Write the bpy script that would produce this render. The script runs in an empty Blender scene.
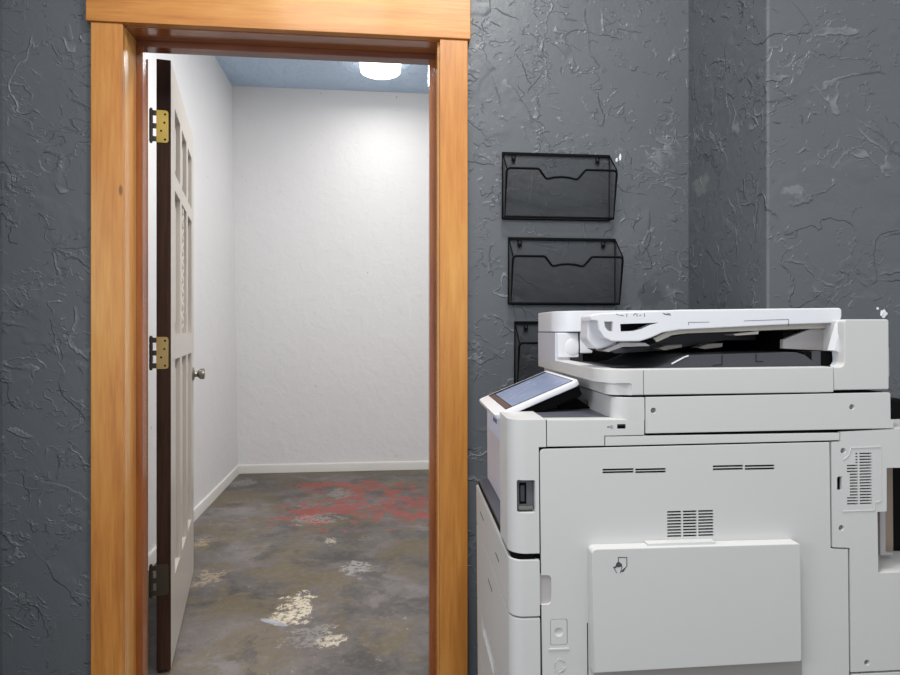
import bpy, bmesh, math, random
from mathutils import Vector, Matrix
random.seed(5)
SC = bpy.context.scene
COL = SC.collection
PI = math.pi

# ------------------------------------------------------------------ node helper
class N:
    def __init__(s, name):
        s.m = bpy.data.materials.new(name); s.m.use_nodes = True
        s.t = s.m.node_tree; s.b = s.t.nodes['Principled BSDF']
    def add(s, typ, **kw):
        n = s.t.nodes.new(typ)
        for k, v in kw.items(): setattr(n, k, v)
        return n
    def put(s, sock, v):
        if isinstance(v, bpy.types.NodeSocket): s.t.links.new(v, sock)
        else: sock.default_value = v
    def math(s, op, a, b=0.0, c=0.0, clamp=False):
        n = s.add('ShaderNodeMath', operation=op, use_clamp=clamp)
        s.put(n.inputs[0], a); s.put(n.inputs[1], b); s.put(n.inputs[2], c)
        return n.outputs[0]
    def vmath(s, op, a, b=(0, 0, 0)):
        n = s.add('ShaderNodeVectorMath', operation=op)
        s.put(n.inputs[0], a); s.put(n.inputs[1], b)
        return n.outputs['Value'] if op in ('LENGTH', 'DISTANCE', 'DOT_PRODUCT') else n.outputs[0]
    def coord(s): return s.add('ShaderNodeTexCoord').outputs['Object']
    def pos(s): return s.add('ShaderNodeNewGeometry').outputs['Position']
    def mapping(s, v, loc=(0, 0, 0), rot=(0, 0, 0), scale=(1, 1, 1)):
        n = s.add('ShaderNodeMapping'); s.put(n.inputs[0], v)
        n.inputs[1].default_value = loc; n.inputs[2].default_value = rot; n.inputs[3].default_value = scale
        return n.outputs[0]
    def noise(s, v, scale, detail=3, rough=.5, dist=0.0, color=False):
        n = s.add('ShaderNodeTexNoise'); s.put(n.inputs['Vector'], v)
        n.inputs['Scale'].default_value = scale; n.inputs['Detail'].default_value = detail
        n.inputs['Roughness'].default_value = rough; n.inputs['Distortion'].default_value = dist
        return n.outputs['Color'] if color else n.outputs[0]
    def voro(s, v, scale, feature='DISTANCE_TO_EDGE'):
        n = s.add('ShaderNodeTexVoronoi', feature=feature); s.put(n.inputs['Vector'], v)
        n.inputs['Scale'].default_value = scale
        return n.outputs[0]
    def smooth(s, v, a, b, lo=0.0, hi=1.0):
        n = s.add('ShaderNodeMapRange', interpolation_type='SMOOTHSTEP')
        s.put(n.inputs[0], v); n.inputs[1].default_value = a; n.inputs[2].default_value = b
        n.inputs[3].default_value = lo; n.inputs[4].default_value = hi
        return n.outputs[0]
    def mix(s, f, a, b):
        n = s.add('ShaderNodeMix', data_type='RGBA'); s.put(n.inputs[0], f)
        s.put(n.inputs[6], a); s.put(n.inputs[7], b)
        return n.outputs[2]
    def ramp(s, f, stops):
        n = s.add('ShaderNodeValToRGB'); s.put(n.inputs[0], f)
        e = n.color_ramp.elements
        while len(e) < len(stops): e.new(0.5)
        for el, (p, c) in zip(e, stops): el.position = p; el.color = c
        return n.outputs[0]
    def bump(s, h, dist, strength=1.0, normal=None):
        n = s.add('ShaderNodeBump'); s.put(n.inputs['Height'], h)
        n.inputs['Distance'].default_value = dist; n.inputs['Strength'].default_value = strength
        if normal is not None: s.put(n.inputs['Normal'], normal)
        return n.outputs[0]
    def set(s, **kw):
        for k, v in kw.items(): s.put(s.b.inputs[k.replace('_', ' ')], v)
        return s.m

def lin(r, g, b):
    f = lambda c: c / 12.92 if c <= .04045 else ((c + .055) / 1.055) ** 2.4
    return (f(r / 255), f(g / 255), f(b / 255), 1)

def plain(name, rgb, rough=.5, metal=0.0, spec=.5, coat=0.0, vary=.04):
    n = N(name); c = lin(*rgb)
    nz = n.noise(n.coord(), 9, 3)
    d = tuple(x * (1 - vary) for x in c[:3]) + (1,); e = tuple(min(1, x * (1 + vary)) for x in c[:3]) + (1,)
    n.set(Base_Color=n.mix(nz, d, e), Roughness=rough, Metallic=metal, Specular_IOR_Level=spec, Coat_Weight=coat)
    return n.m

# ------------------------------------------------------------------ materials
def plaster(name, base, rot, chips=(), scuffs=(), seam=None, k=1.0):
    """hand-trowelled painted plaster: sparse ridges, plateaus, fine pits"""
    n = N(name); p = n.pos()
    w = n.vmath('SUBTRACT', n.noise(p, 7.0, 4, .6, color=True), (.5, .5, .5))
    ps = n.vmath('ADD', p, n.vmath('MULTIPLY', w, (.07, .07, .07)))
    def lip(loc, sc, r, scale, wide, g0, gs, thin=.006):
        q = n.mapping(n.mapping(ps, rot=r), loc=loc, scale=sc)
        v = n.noise(q, scale, 2, .5)
        hgt = n.math('MULTIPLY', n.smooth(v, .500, .500 + thin), n.smooth(v, .500 + thin, .500 + thin + wide, 1, 0))
        gate = n.smooth(n.noise(n.mapping(p, loc=loc), gs, 3, .6), g0, g0 + .07)
        return n.math('MULTIPLY', hgt, gate)
    l1 = lip((7, 2, 9), (1, 1, .5), rot, 6.0, .020, .50, 5.0)
    l2 = lip((1, 8, 4), (1, 1, .35), (rot[0] + .1, rot[1] + .9, rot[2]), 9.0, .022, .52, 7.0)
    l3 = lip((3, 3, 5), (1, 1, .8), (rot[0], rot[1] - .7, rot[2]), 17.0, .030, .55, 8.0)
    l4 = lip((6, 1, 2), (1, 1, .12), (rot[0], rot[1] + .75, rot[2]), 9.0, .03, .54, 4.0, .01)
    l5 = lip((5, 9, 1), (1, 1, .6), (rot[0], rot[1] + 1.3, rot[2]), 30.0, .05, .50, 9.0, .012)
    flat = lip((2, 6, 6), (1, 1, .6), (rot[0], rot[1] + .3, rot[2]), 4.5, .16, .47, 4.0, .008)
    ridge = n.math('MAXIMUM', n.math('MAXIMUM', n.math('MULTIPLY', l5, .6), n.math('MAXIMUM', l1, l4)), n.math('MAXIMUM', l2, l3))
    fine = n.noise(p, 70, 3, .6)
    spot = n.math('MULTIPLY', n.smooth(n.noise(n.mapping(p, loc=(4, 4, 4)), 55, 2), .70, .77), n.smooth(n.noise(p, 6, 2), .5, .6))
    h = n.math('MULTIPLY_ADD', ridge, .62, n.math('MULTIPLY', flat, .55))
    h = n.math('MULTIPLY_ADD', fine, .10, h)
    h = n.math('MULTIPLY_ADD', spot, .30, h)
    h = n.math('MULTIPLY_ADD', n.noise(n.mapping(n.mapping(ps, rot=rot), scale=(1, 1, .35)), 16, 4, .6), .5, h)
    h = n.math('MULTIPLY_ADD', n.noise(p, 2.5, 2), .6, h)
    col = n.mix(n.noise(p, 3.5, 4, .6), tuple(x * .90 for x in base[:3]) + (1,), tuple(x * 1.10 for x in base[:3]) + (1,))
    # rubbed, paler paint on some of the ridges
    rub = n.math('MULTIPLY', n.math('MAXIMUM', ridge, spot), n.smooth(n.noise(n.mapping(p, loc=(9, 1, 3)), 6, 3), .46, .58))
    col = n.mix(n.math('MULTIPLY', rub, .30), col, (.30, .31, .33, 1))
    if seam is not None:        # worn paint along the outside corner
        d = n.math('ABSOLUTE', n.math('SUBTRACT', n.vmath('DOT_PRODUCT', p, (1, 0, 0)), seam[0]))
        d2 = n.math('ABSOLUTE', n.math('SUBTRACT', n.vmath('DOT_PRODUCT', p, (0, 1, 0)), seam[1]))
        m = n.smooth(n.math('MAXIMUM', d, d2), .001, .006, 1, 0)
        m = n.math('MULTIPLY', m, n.smooth(n.noise(p, 20, 3), .35, .6, .35, 1))
        col = n.mix(n.math('MULTIPLY', m, .24), col, (.28, .29, .31, 1))
    for (c, r, rgb, amt) in scuffs:
        q = n.vmath('DIVIDE', n.vmath('SUBTRACT', p, c), r)
        dd = n.math('MULTIPLY_ADD', n.math('SUBTRACT', n.noise(p, 24, 4, .65), .5), 2.2, n.vmath('LENGTH', q))
        col = n.mix(n.math('MULTIPLY', n.smooth(dd, .7, 1.0, 1, 0), amt), col, rgb)
    for (c, r) in chips:
        q = n.vmath('DIVIDE', n.vmath('SUBTRACT', p, c), r)
        dd = n.math('MULTIPLY_ADD', n.math('SUBTRACT', n.noise(p, 55, 3, .6), .5), 2.6, n.vmath('LENGTH', q))
        col = n.mix(n.smooth(dd, .85, 1.0, 1, 0), col, (.78, .78, .80, 1))
    n.set(Base_Color=col, Roughness=.42, Specular_IOR_Level=.45, Normal=n.bump(h, .0038 * k, 1.0))
    return n.m

WALLC = (.106, .116, .128, 1)
m_wall = plaster('slate_plaster', WALLC, (.1, .35, .15),
                 chips=[((.745, 0, 1.690), (.005, .05, .006)), ((.757, 0, 1.70), (.004, .05, .009))],
                 scuffs=[((.86, 0, 1.25), (.05, .1, .05), (.05, .055, .06, 1), .5)])
m_wall_r = plaster('slate_plaster_niche', tuple(x * .84 for x in WALLC[:3]) + (1,), (.1, .95, .1), seam=(.992, -.42),  # front wall's paint with the niche's shade put into the colour
                   chips=[((1.316, -.42, 1.186), (.011, .1, .010)), ((1.300, -.42, 1.20), (.004, .1, .004))],
                   scuffs=[((1.064, -.42, 1.51), (.035, .2, .018), (.20, .21, .22, 1), .5),
                           ((.992, -.085, 1.60), (.2, .06, .03), (.17, .18, .17, 1), .6)], k=1.1)

def white_wall(name, rgb, bump=.002):
    n = N(name); p = n.pos(); c = lin(*rgb)
    col = n.mix(n.noise(p, 2.2, 4, .6), tuple(x * .95 for x in c[:3]) + (1,), c)
    sp = n.smooth(n.noise(n.mapping(p, loc=(3, 1, 2)), 26, 2), .775, .79)
    col = n.mix(n.math('MULTIPLY', sp, .6), col, (.16, .16, .16, 1))
    h = n.math('MULTIPLY_ADD', n.noise(p, 60, 3), .25, n.math('MULTIPLY', n.smooth(n.noise(p, 9, 4, .6), .45, .6), .5))
    n.set(Base_Color=col, Roughness=.6, Normal=n.bump(h, bump))
    return n.m
m_white = white_wall('white_plaster', (226, 225, 225))
m_base = white_wall('white_gloss_trim', (226, 223, 218), .0008)
m_ceil = white_wall('white_ceiling_paint', (232, 232, 232))

def blue_ceiling():
    n = N('pale_blue_ceiling'); p = n.pos()
    col = n.mix(n.noise(p, 3, 4), (.46, .59, .76, 1), (.51, .64, .80, 1))
    h = n.math('MULTIPLY_ADD', n.smooth(n.voro(n.vmath('ADD', p, n.vmath('MULTIPLY', n.noise(p, 4, 3, color=True), (.3, .3, .3))), 4), 0, .03, 1, 0), .6, n.smooth(n.noise(p, 14, 4), .5, .6))
    n.set(Base_Color=col, Roughness=.55, Normal=n.bump(h, .004))
    return n.m
m_blue = blue_ceiling()

def wood(name, dark, mid, lite, axis='Z', rough=.28, coat=.45, knots=True):
    n = N(name); p = n.coord()
    info = n.add('ShaderNodeObjectInfo').outputs['Random']
    off = n.math('MULTIPLY', info, 7.0)
    cv = n.add('ShaderNodeCombineXYZ'); n.put(cv.inputs[0], off); n.put(cv.inputs[2], off)
    p = n.vmath('ADD', p, cv.outputs[0])
    sc = {'Z': (1, 1, .07), 'X': (.07, 1, 1)}[axis]
    q = n.mapping(p, scale=sc)
    g1 = n.noise(q, 22, 5, .6, .6)
    g2 = n.noise(n.mapping(q, loc=(4, 1, 7)), 110, 4, .6)
    big = n.noise(n.mapping(p, scale=tuple(min(1, s * 4) for s in sc)), 4, 3)
    f = n.math('MULTIPLY_ADD', g2, .35, n.math('MULTIPLY', g1, .65))
    f = n.math('MULTIPLY_ADD', n.math('SUBTRACT', big, .5), .6, f)
    col = n.ramp(f, [(.28, dark), (.47, mid), (.70, lite)])
    if knots:
        v = n.voro(n.mapping(p, scale=tuple(.35 if s < 1 else 1 for s in sc)), 7.0, 'F1')
        kn = n.smooth(v, .02, .055, 1, 0)
        col = n.mix(n.math('MULTIPLY', kn, .75), col, (.10, .028, .008, 1))
    n.set(Base_Color=col, Roughness=rough, Coat_Weight=coat, Coat_Roughness=.12, Normal=n.bump(g2, .0006))
    return n.m
PD, PM, PL = (.38, .128, .022, 1), (.52, .208, .038, 1), (.64, .315, .074, 1)
m_pine = wood('varnished_pine', PD, PM, PL, 'Z', rough=.38, coat=.25)
m_pine_h = wood('varnished_pine_head', PD, PM, PL, 'X', rough=.42, coat=.10)
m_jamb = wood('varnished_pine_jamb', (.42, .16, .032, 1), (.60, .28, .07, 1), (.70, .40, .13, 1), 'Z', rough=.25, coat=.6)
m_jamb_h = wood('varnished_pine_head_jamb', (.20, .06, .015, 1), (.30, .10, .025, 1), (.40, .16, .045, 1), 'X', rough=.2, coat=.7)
m_stop = wood('red_stained_stop', (.16, .040, .010, 1), (.26, .075, .018, 1), (.36, .13, .035, 1), 'Z', rough=.2, coat=.8, knots=False)
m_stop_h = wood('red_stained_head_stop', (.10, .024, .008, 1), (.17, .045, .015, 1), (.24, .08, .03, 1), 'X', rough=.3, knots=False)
m_edge = wood('dark_stained_oak', (.012, .005, .003, 1), (.028, .011, .006, 1), (.055, .026, .015, 1), 'Z', rough=.7, coat=0, knots=False)
m_edge.node_tree.nodes['Principled BSDF'].inputs['Specular IOR Level'].default_value = .2
m_doorpaint = plain('grey_door_paint', (192, 185, 176), .32)

def concrete():
    n = N('worn_stained_concrete'); p = n.pos()
    w = n.vmath('MULTIPLY', n.vmath('SUBTRACT', n.noise(p, 2.4, 5, .6, color=True), (.5, .5, .5)), (.5, .5, .5))
    q = n.vmath('ADD', p, w)
    a = n.noise(q, 1.7, 6, .62); b = n.noise(n.mapping(q, loc=(5, 3, 1)), 3.6, 6, .65); c = n.noise(p, 28, 5, .7)
    col = n.ramp(a, [(.38, (.054, .048, .043, 1)), (.46, (.100, .086, .076, 1)), (.55, (.140, .122, .114, 1)), (.64, (.195, .176, .170, 1))])
    col = n.mix(n.math('MULTIPLY', n.smooth(b, .48, .58), .62), col, (.145, .112, .060, 1))
    col = n.mix(n.math('MULTIPLY', n.smooth(n.noise(n.mapping(q, loc=(1, 9, 2)), 4.2, 6, .68), .53, .62), .6), col, (.052, .052, .053, 1))
    col = n.mix(n.math('MULTIPLY', n.math('SUBTRACT', c, .5), .9, clamp=True), col, (.30, .28, .25, 1))
    speck = n.smooth(n.noise(n.mapping(p, loc=(2, 7, 2)), 19, 5, .75), .635, .69)
    col = n.mix(n.math('MULTIPLY', speck, .55), col, (.46, .40, .31, 1))
    nz = n.noise(p, 7.5, 6, .72); nf = n.noise(n.mapping(p, loc=(3, 3, 0)), 13, 6, .72); nh = n.noise(n.mapping(p, loc=(3, 3, 0)), 17, 6, .74)
    nfine = n.noise(n.mapping(p, loc=(6, 1, 0)), 42, 4, .7)
    def patch(col, cx, cy, rx, ry, rgb, amt, noise, k, hole=None, lo=.40):
        d = n.vmath('LENGTH', n.vmath('DIVIDE', n.vmath('SUBTRACT', p, (cx, cy, 0)), (rx, ry, 1)))
        dd = n.math('MULTIPLY_ADD', n.math('SUBTRACT', noise, .5), k, d)
        m = n.smooth(dd, .86, .98, 1, 0)
        m = n.math('MULTIPLY', m, n.smooth(nfine, lo, lo + .12))
        if hole is not None: m = n.math('MULTIPLY', m, n.smooth(n.noise(n.mapping(p, loc=(8, 2, 0)), hole, 5, .68), .47, .53, 1, 0))
        return n.mix(n.math('MULTIPLY', m, amt), col, rgb)
    RED = (.27, .062, .050, 1)
    for (cx, cy), rx, ry, hole in ((((-0.3838,2.0369)), .27, .34, 5), (((-0.2826,2.7111)), .40, .20, 6), (((0.1138,2.0064)), .20, .26, 7), (((0.0083,2.3748)), .32, .34, 8)):
        col = patch(col, cx, cy, rx, ry, RED, .92, nf, 4.2, hole, .30)
    CR = (.60, .53, .41, 1); GR = (.30, .285, .27, 1); TAN = (.40, .30, .19, 1)
    for (cx, cy), rx, ry, rgb, amt in ((((-0.3549,0.6818)), .065, .13, CR, .9), (((-0.3820,0.5942)), .07, .06, CR, .8), (((-0.1972,0.3964)), .045, .06, CR, .8), (((-0.2741,0.4350)), .085, .09, GR, .5),
                                  (((-0.1279,1.0957)), .065, .08, GR, .9), (((-0.8103,1.0447)), .08, .08, TAN, .6), (((-0.2898,1.5020)), .035, .04, CR, .6),
                                  (((-0.9808,1.5424)), .05, .06, TAN, .7), (((-0.3957,1.9126)), .14, .09, GR, .6), (((-0.3053,2.5142)), .08, .12, GR, .6), (((-1.0534,2.8831)), .1, .1, GR, .5)):
        col = patch(col, cx, cy, rx, ry, rgb, amt, nh, 6.0)
    (bx, by) = (-0.4313,0.5650)
    pr = n.mapping(n.vmath('SUBTRACT', p, (bx, by, 0)), rot=(0, 0, .55))
    d = n.vmath('LENGTH', n.vmath('DIVIDE', pr, (.075, .018, 1)))
    col = n.mix(n.math('MULTIPLY', n.smooth(n.math('MULTIPLY_ADD', n.math('SUBTRACT', nf, .5), .9, d), .8, 1, 1, 0), .7), col, (.34, .36, .42, 1))
    n.set(Base_Color=col, Roughness=n.smooth(b, .3, .7, .40, .62), Specular_IOR_Level=.4, Normal=n.bump(n.math('MULTIPLY_ADD', c, .4, nz), .0025))
    return n.m
m_floor = concrete()

m_pw = plain('printer_white', (197, 197, 195), .38, vary=.012)
m_pw2 = plain('printer_white_cool_lit', (200, 199, 208), .38, vary=.012)  # printer white with the cool light on front faces tinted in
m_pl = plain('feeder_white', (216, 217, 221), .34, vary=.012)
m_beige = plain('beige_plastic', (188, 182, 172), .5, vary=.03)
m_grip = plain('warm_grey_plastic', (176, 171, 170), .45, vary=.03)
m_char = plain('charcoal_plastic', (58, 59, 65), .45)
m_tray = plain('slate_top_plastic', (84, 86, 96), .38)
m_black = plain('black_plastic', (4, 4, 5), .65, spec=.1)
m_mark = plain('grey_print', (92, 94, 98), .6)
m_ink = plain('dark_print', (66, 66, 68), .6)
m_greymetal = plain('grey_screw_steel', (128, 126, 122), .35, metal=.6)
m_tray_shade = plain('tray_shade_grey', (158, 153, 149), .55)  # darker tone for the shade below the bypass tray
m_brownish = plain('brown_beige_plastic', (150, 132, 116), .55)
m_brown = plain('brown_panel_strip', (84, 66, 66), .35)
m_wire = plain('black_wire_enamel', (5, 5, 6), .7, spec=.12)
m_pewter = plain('satin_nickel', (150, 145, 136), .28, metal=.9)
m_brass = plain('bright_brass', (158, 136, 66), .42, metal=.6, vary=.25)
m_brass2 = plain('worn_brass', (168, 142, 92), .38, metal=.7, vary=.2)
m_bronze = plain('painted_over_hinge', (46, 38, 24), .5, vary=.3)
m_paper = plain('blue_white_plastic', (206, 212, 232), .4, vary=.01)
m_bluelabel = plain('blue_label_ink', (96, 110, 150), .6)
m_cable = plain('black_cable_rubber', (16, 16, 17), .5)
m_porcelain = plain('fixture_white', (225, 225, 222), .4)

def mesh_mat():
    n = N('black_wire_mesh'); p = n.coord()
    f = n.mapping(p, rot=(0, PI / 4, 0))
    s = n.add('ShaderNodeSeparateXYZ'); n.put(s.inputs[0], f)
    def wires(c):
        u = n.math('FRACT', n.math('MULTIPLY', c, 520.0))
        return n.smooth(n.math('ABSOLUTE', n.math('SUBTRACT', u, .5)), .045, .07, 1, 0)
    m = n.math('MAXIMUM', wires(s.outputs[0]), wires(s.outputs[2]))
    tr = n.add('ShaderNodeBsdfTransparent'); mx = n.add('ShaderNodeMixShader')
    n.set(Base_Color=(.03, .032, .036, 1), Roughness=.45)
    n.put(mx.inputs[0], m); n.put(mx.inputs[1], tr.outputs[0]); n.put(mx.inputs[2], n.b.outputs[0])
    n.put(n.t.nodes['Material Output'].inputs[0], mx.outputs[0])
    return n.m
m_mesh = mesh_mat()

def screen_mat():
    n = N('glossy_touch_screen'); p = n.coord()
    sm = n.noise(n.mapping(p, rot=(0, 0, .6), scale=(1, 4, 1)), 22, 4, .6)
    n.set(Base_Color=n.mix(sm, (.23, .28, .42, 1), (.31, .36, .50, 1)), Roughness=n.smooth(sm, .3, .7, .10, .28), Specular_IOR_Level=.7)  # blue base colour carries the ceiling's reflection on the dark glass
    return n.m
m_screen = screen_mat()

def lamp_mat():
    n = N('lit_opal_glass')
    n.set(Base_Color=(.9, .9, .88, 1), Roughness=.3, Emission_Color=(1, .965, .92, 1), Emission_Strength=4.5)
    return n.m
m_lamp = lamp_mat()

# ------------------------------------------------------------------ geometry helpers
def fillet(pts, seg=5):
    """points (x,y) or ((x,y),r) -> polygon with rounded corners"""
    P = [(p[0], p[1]) if isinstance(p[0], tuple) else (p, 0) for p in pts]
    out = []; k = len(P)
    for i in range(k):
        c, r = P[i]
        if r <= 0: out.append(c); continue
        a = Vector(P[i - 1][0]); b = Vector(P[(i + 1) % k][0]); cv = Vector(c)
        da, db = (a - cv), (b - cv)
        la, lb = da.length, db.length; da.normalize(); db.normalize()
        ang = da.angle(db); t = min(r / math.tan(ang / 2), la * .49, lb * .49); rr = t * math.tan(ang / 2)
        ctr = cv + (da + db).normalized() * (rr / math.sin(ang / 2))
        s = cv + da * t - ctr; e = cv + db * t - ctr
        a0 = math.atan2(s.y, s.x); a1 = math.atan2(e.y, e.x); d = (a1 - a0 + PI) % (2 * PI) - PI
        for j in range(seg + 1):
            th = a0 + d * j / seg; out.append((ctr.x + rr * math.cos(th), ctr.y + rr * math.sin(th)))
    return out

def prism(pts, a0, a1, axis='v', bev=0.0, bev_back=False, bm=None, seg=2, bev_front=True):
    """polygon extruded along v (y) or w (z) or u (x); rim edges on the a0 side bevelled"""
    own = bm is None
    if any(isinstance(p[0], tuple) for p in pts): pts = fillet(pts)
    b = bmesh.new()
    mk = {'v': lambda p, a: (p[0], a, p[1]), 'w': lambda p, a: (p[0], p[1], a), 'u': lambda p, a: (a, p[0], p[1])}[axis]
    lo = [b.verts.new(mk(p, a0)) for p in pts]; hi = [b.verts.new(mk(p, a1)) for p in pts]
    f0 = b.faces.new(lo); f1 = b.faces.new(list(reversed(hi)))
    k = len(pts)
    for i in range(k): b.faces.new((lo[i], hi[i], hi[(i + 1) % k], lo[(i + 1) % k]))
    bmesh.ops.recalc_face_normals(b, faces=b.faces)
    if bev > 0:
        es = (list(f0.edges) if bev_front else []) + (list(f1.edges) if bev_back else [])
        bmesh.ops.bevel(b, geom=es, offset=bev, segments=seg, profile=.5, affect='EDGES', clamp_overlap=True)
    if own: return b
    join(bm, b); return bm

def join(dst, src):
    me = bpy.data.meshes.new('tmp'); src.to_mesh(me); src.free(); dst.from_mesh(me); bpy.data.meshes.remove(me)

def box(lo, hi, bev=0.0, bm=None, seg=2):
    b = bmesh.new()
    bmesh.ops.create_cube(b, size=1)
    for v in b.verts:
        v.co = Vector([lo[i] + (v.co[i] + .5) * (hi[i] - lo[i]) for i in range(3)])
    if bev > 0: bmesh.ops.bevel(b, geom=list(b.edges), offset=bev, segments=seg, profile=.5, affect='EDGES', clamp_overlap=True)
    if bm is None: return b
    join(bm, b); return bm

def cyl(c, r, d, axis='v', r2=None, seg=24, bm=None):
    b = bmesh.new()
    bmesh.ops.create_cone(b, cap_ends=True, segments=seg, radius1=r, radius2=r if r2 is None else r2, depth=d)
    rot = {'w': Matrix.Identity(4), 'v': Matrix.Rotation(-PI / 2, 4, 'X'), 'u': Matrix.Rotation(PI / 2, 4, 'Y')}[axis]
    bmesh.ops.transform(b, matrix=Matrix.Translation(c) @ rot, verts=b.verts)
    if bm is None: return b
    join(bm, b); return bm

def lathe(prof, seg=28, axis='w', c=(0, 0, 0)):
    b = bmesh.new(); rings = []
    for r, h in prof:
        rings.append([b.verts.new((r * math.cos(2 * PI * i / seg), r * math.sin(2 * PI * i / seg), h)) for i in range(seg)])
    for A, B in zip(rings, rings[1:]):
        for i in range(seg): b.faces.new((A[i], A[(i + 1) % seg], B[(i + 1) % seg], B[i]))
    b.faces.new(list(reversed(rings[0]))); b.faces.new(rings[-1])
    bmesh.ops.recalc_face_normals(b, faces=b.faces)
    rot = {'w': Matrix.Identity(4), 'v': Matrix.Rotation(-PI / 2, 4, 'X'), 'u': Matrix.Rotation(PI / 2, 4, 'Y')}[axis]
    bmesh.ops.transform(b, matrix=Matrix.Translation(c) @ rot, verts=b.verts)
    return b

def tube(path, r, seg=8, bm=None):
    b = bmesh.new(); path = [Vector(p) for p in path]; rings = []
    nrm = None
    for i, p in enumerate(path):
        t = (path[min(i + 1, len(path) - 1)] - path[max(i - 1, 0)]).normalized()
        if nrm is None:
            nrm = t.orthogonal().normalized()
        nrm = (nrm - t * nrm.dot(t)).normalized(); bi = t.cross(nrm)
        rings.append([b.verts.new(p + (nrm * math.cos(2 * PI * j / seg) + bi * math.sin(2 * PI * j / seg)) * r) for j in range(seg)])
    for A, B in zip(rings, rings[1:]):
        for j in range(seg): b.faces.new((A[j], A[(j + 1) % seg], B[(j + 1) % seg], B[j]))
    b.faces.new(list(reversed(rings[0]))); b.faces.new(rings[-1])
    bmesh.ops.recalc_face_normals(b, faces=b.faces)
    if bm is None: return b
    join(bm, b); return bm

def stroke(pts, wd, v0, v1, bm):
    """polyline of flat strips on a v plane"""
    for a, c in zip(pts, pts[1:]):
        d = Vector((c[0] - a[0], c[1] - a[1])); 
        if d.length < 1e-6: continue
        d.normalize(); n = Vector((-d.y, d.x)) * wd / 2; d = d * wd * .4
        prism([(a[0] - d.x + n.x, a[1] - d.y + n.y), (a[0] - d.x - n.x, a[1] - d.y - n.y), (c[0] + d.x - n.x, c[1] + d.y - n.y), (c[0] + d.x + n.x, c[1] + d.y + n.y)], v0, v1, bm=bm)
    return bm

def obj(name, bm, mat, parent=None, smooth=True, ang=32):
    me = bpy.data.meshes.new(name); bm.to_mesh(me); bm.free()
    for m in (mat if isinstance(mat, (list, tuple)) else [mat]): me.materials.append(m)
    o = bpy.data.objects.new(name, me); COL.objects.link(o)
    if parent: o.parent = parent
    if smooth:
        me.polygons.foreach_set('use_smooth', [True] * len(me.polygons))
        me.set_sharp_from_angle(angle=math.radians(ang))
        wn = o.modifiers.new('weighted_normals', 'WEIGHTED_NORMAL'); wn.keep_sharp = True
    return o

def cut(o, cb, ang=32):
    me = bpy.data.meshes.new('cutter'); cb.to_mesh(me); cb.free()
    c = bpy.data.objects.new('cutter', me); COL.objects.link(c)
    mp = o.parent; o.parent = None
    had = len(o.modifiers) > 0; o.modifiers.clear()
    md = o.modifiers.new('b', 'BOOLEAN'); md.operation = 'DIFFERENCE'; md.solver = 'EXACT'; md.object = c
    dg = bpy.context.evaluated_depsgraph_get(); dg.update()
    nm = bpy.data.meshes.new_from_object(o.evaluated_get(dg))
    o.modifiers.clear(); old = o.data; nm.name = old.name; o.data = nm; bpy.data.meshes.remove(old)
    bpy.data.objects.remove(c); bpy.data.meshes.remove(me)
    o.parent = mp
    if had: o.modifiers.new('weighted_normals', 'WEIGHTED_NORMAL').keep_sharp = True
    nm.polygons.foreach_set('use_smooth', [True] * len(nm.polygons)); nm.set_sharp_from_angle(angle=math.radians(ang))
    return o

def empty(name, loc=(0, 0, 0), rot=(0, 0, 0), parent=None):
    o = bpy.data.objects.new(name, None); COL.objects.link(o); o.location = loc; o.rotation_euler = rot
    o.empty_display_size = .05
    if parent: o.parent = parent
    return o
def tag(o, label, cat, group=None):
    o['label'] = label; o['category'] = cat
    if group: o['group'] = group
    return o
def struct(o, label=None, cat=None):
    o['kind'] = 'structure'
    if label: o['label'] = label
    if cat: o['category'] = cat
    return o

# ------------------------------------------------------------------ the room shell
XL, XR = -1.104, .9873          # front room: left wall, niche side of the boxed-out wall
BL, BR, BY, BZ = -1.158, 1.3, 3.2145, (-1.2037,3.0874)[1]   # back room
WT = .165                        # wall thickness
OX0, OX1, OZ = -.783, .187, 2.062
# front wall with its doorway
b = bmesh.new()
box((-1.30, 0, 0), (OX0, WT, BZ), bm=b); box((OX1, 0, 0), (1.45, WT, BZ), bm=b); box((OX0, 0, OZ), (OX1, WT, BZ), bm=b)
o = obj('wall_front', b, [m_wall, m_white], smooth=False)
for p in o.data.polygons: p.material_index = 1 if p.normal.y > .5 else 0
struct(o, 'dark slate trowelled plaster wall around the pine doorway', 'wall')
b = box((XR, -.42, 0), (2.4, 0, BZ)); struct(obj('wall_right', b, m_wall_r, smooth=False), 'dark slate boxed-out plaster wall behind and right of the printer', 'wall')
b = box((XL - .12, -.55, 0), (XL, 0, BZ)); struct(obj('wall_left', b, m_wall, smooth=False), 'dark slate side wall at the left edge', 'wall')
b = box((-2.2, -3.6, -.1), (2.6, BY + .1, 0)); struct(obj('floor', b, m_floor, smooth=False), 'worn concrete floor with red and cream paint patches', 'floor')
b = box((BL - .1, WT, 0), (BL, BY + .1, BZ))
for v in b.verts:
    if v.co.z > 1: v.co.x += (-1.2037,3.0874)[0] - BL
    if v.co.y < 1: v.co.x += .045
struct(obj('wall_inner_left', b, m_white, smooth=False), 'white left wall of the back room behind the door', 'wall')
b = box((BL - .1, BY, 0), (BR + .1, BY + .1, BZ)); struct(obj('wall_back', b, m_white, smooth=False), 'white end wall of the back room', 'wall')
b = box((BR, WT, 0), (BR + .1, BY, BZ)); struct(obj('wall_inner_right', b, m_white, smooth=False), 'white right wall of the back room', 'wall')
b = box((BL - .1, WT, BZ), (BR + .1, BY + .1, BZ + .1)); struct(obj('ceiling_inner', b, m_blue, smooth=False), 'pale blue plaster ceiling of the back room', 'ceiling')
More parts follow.
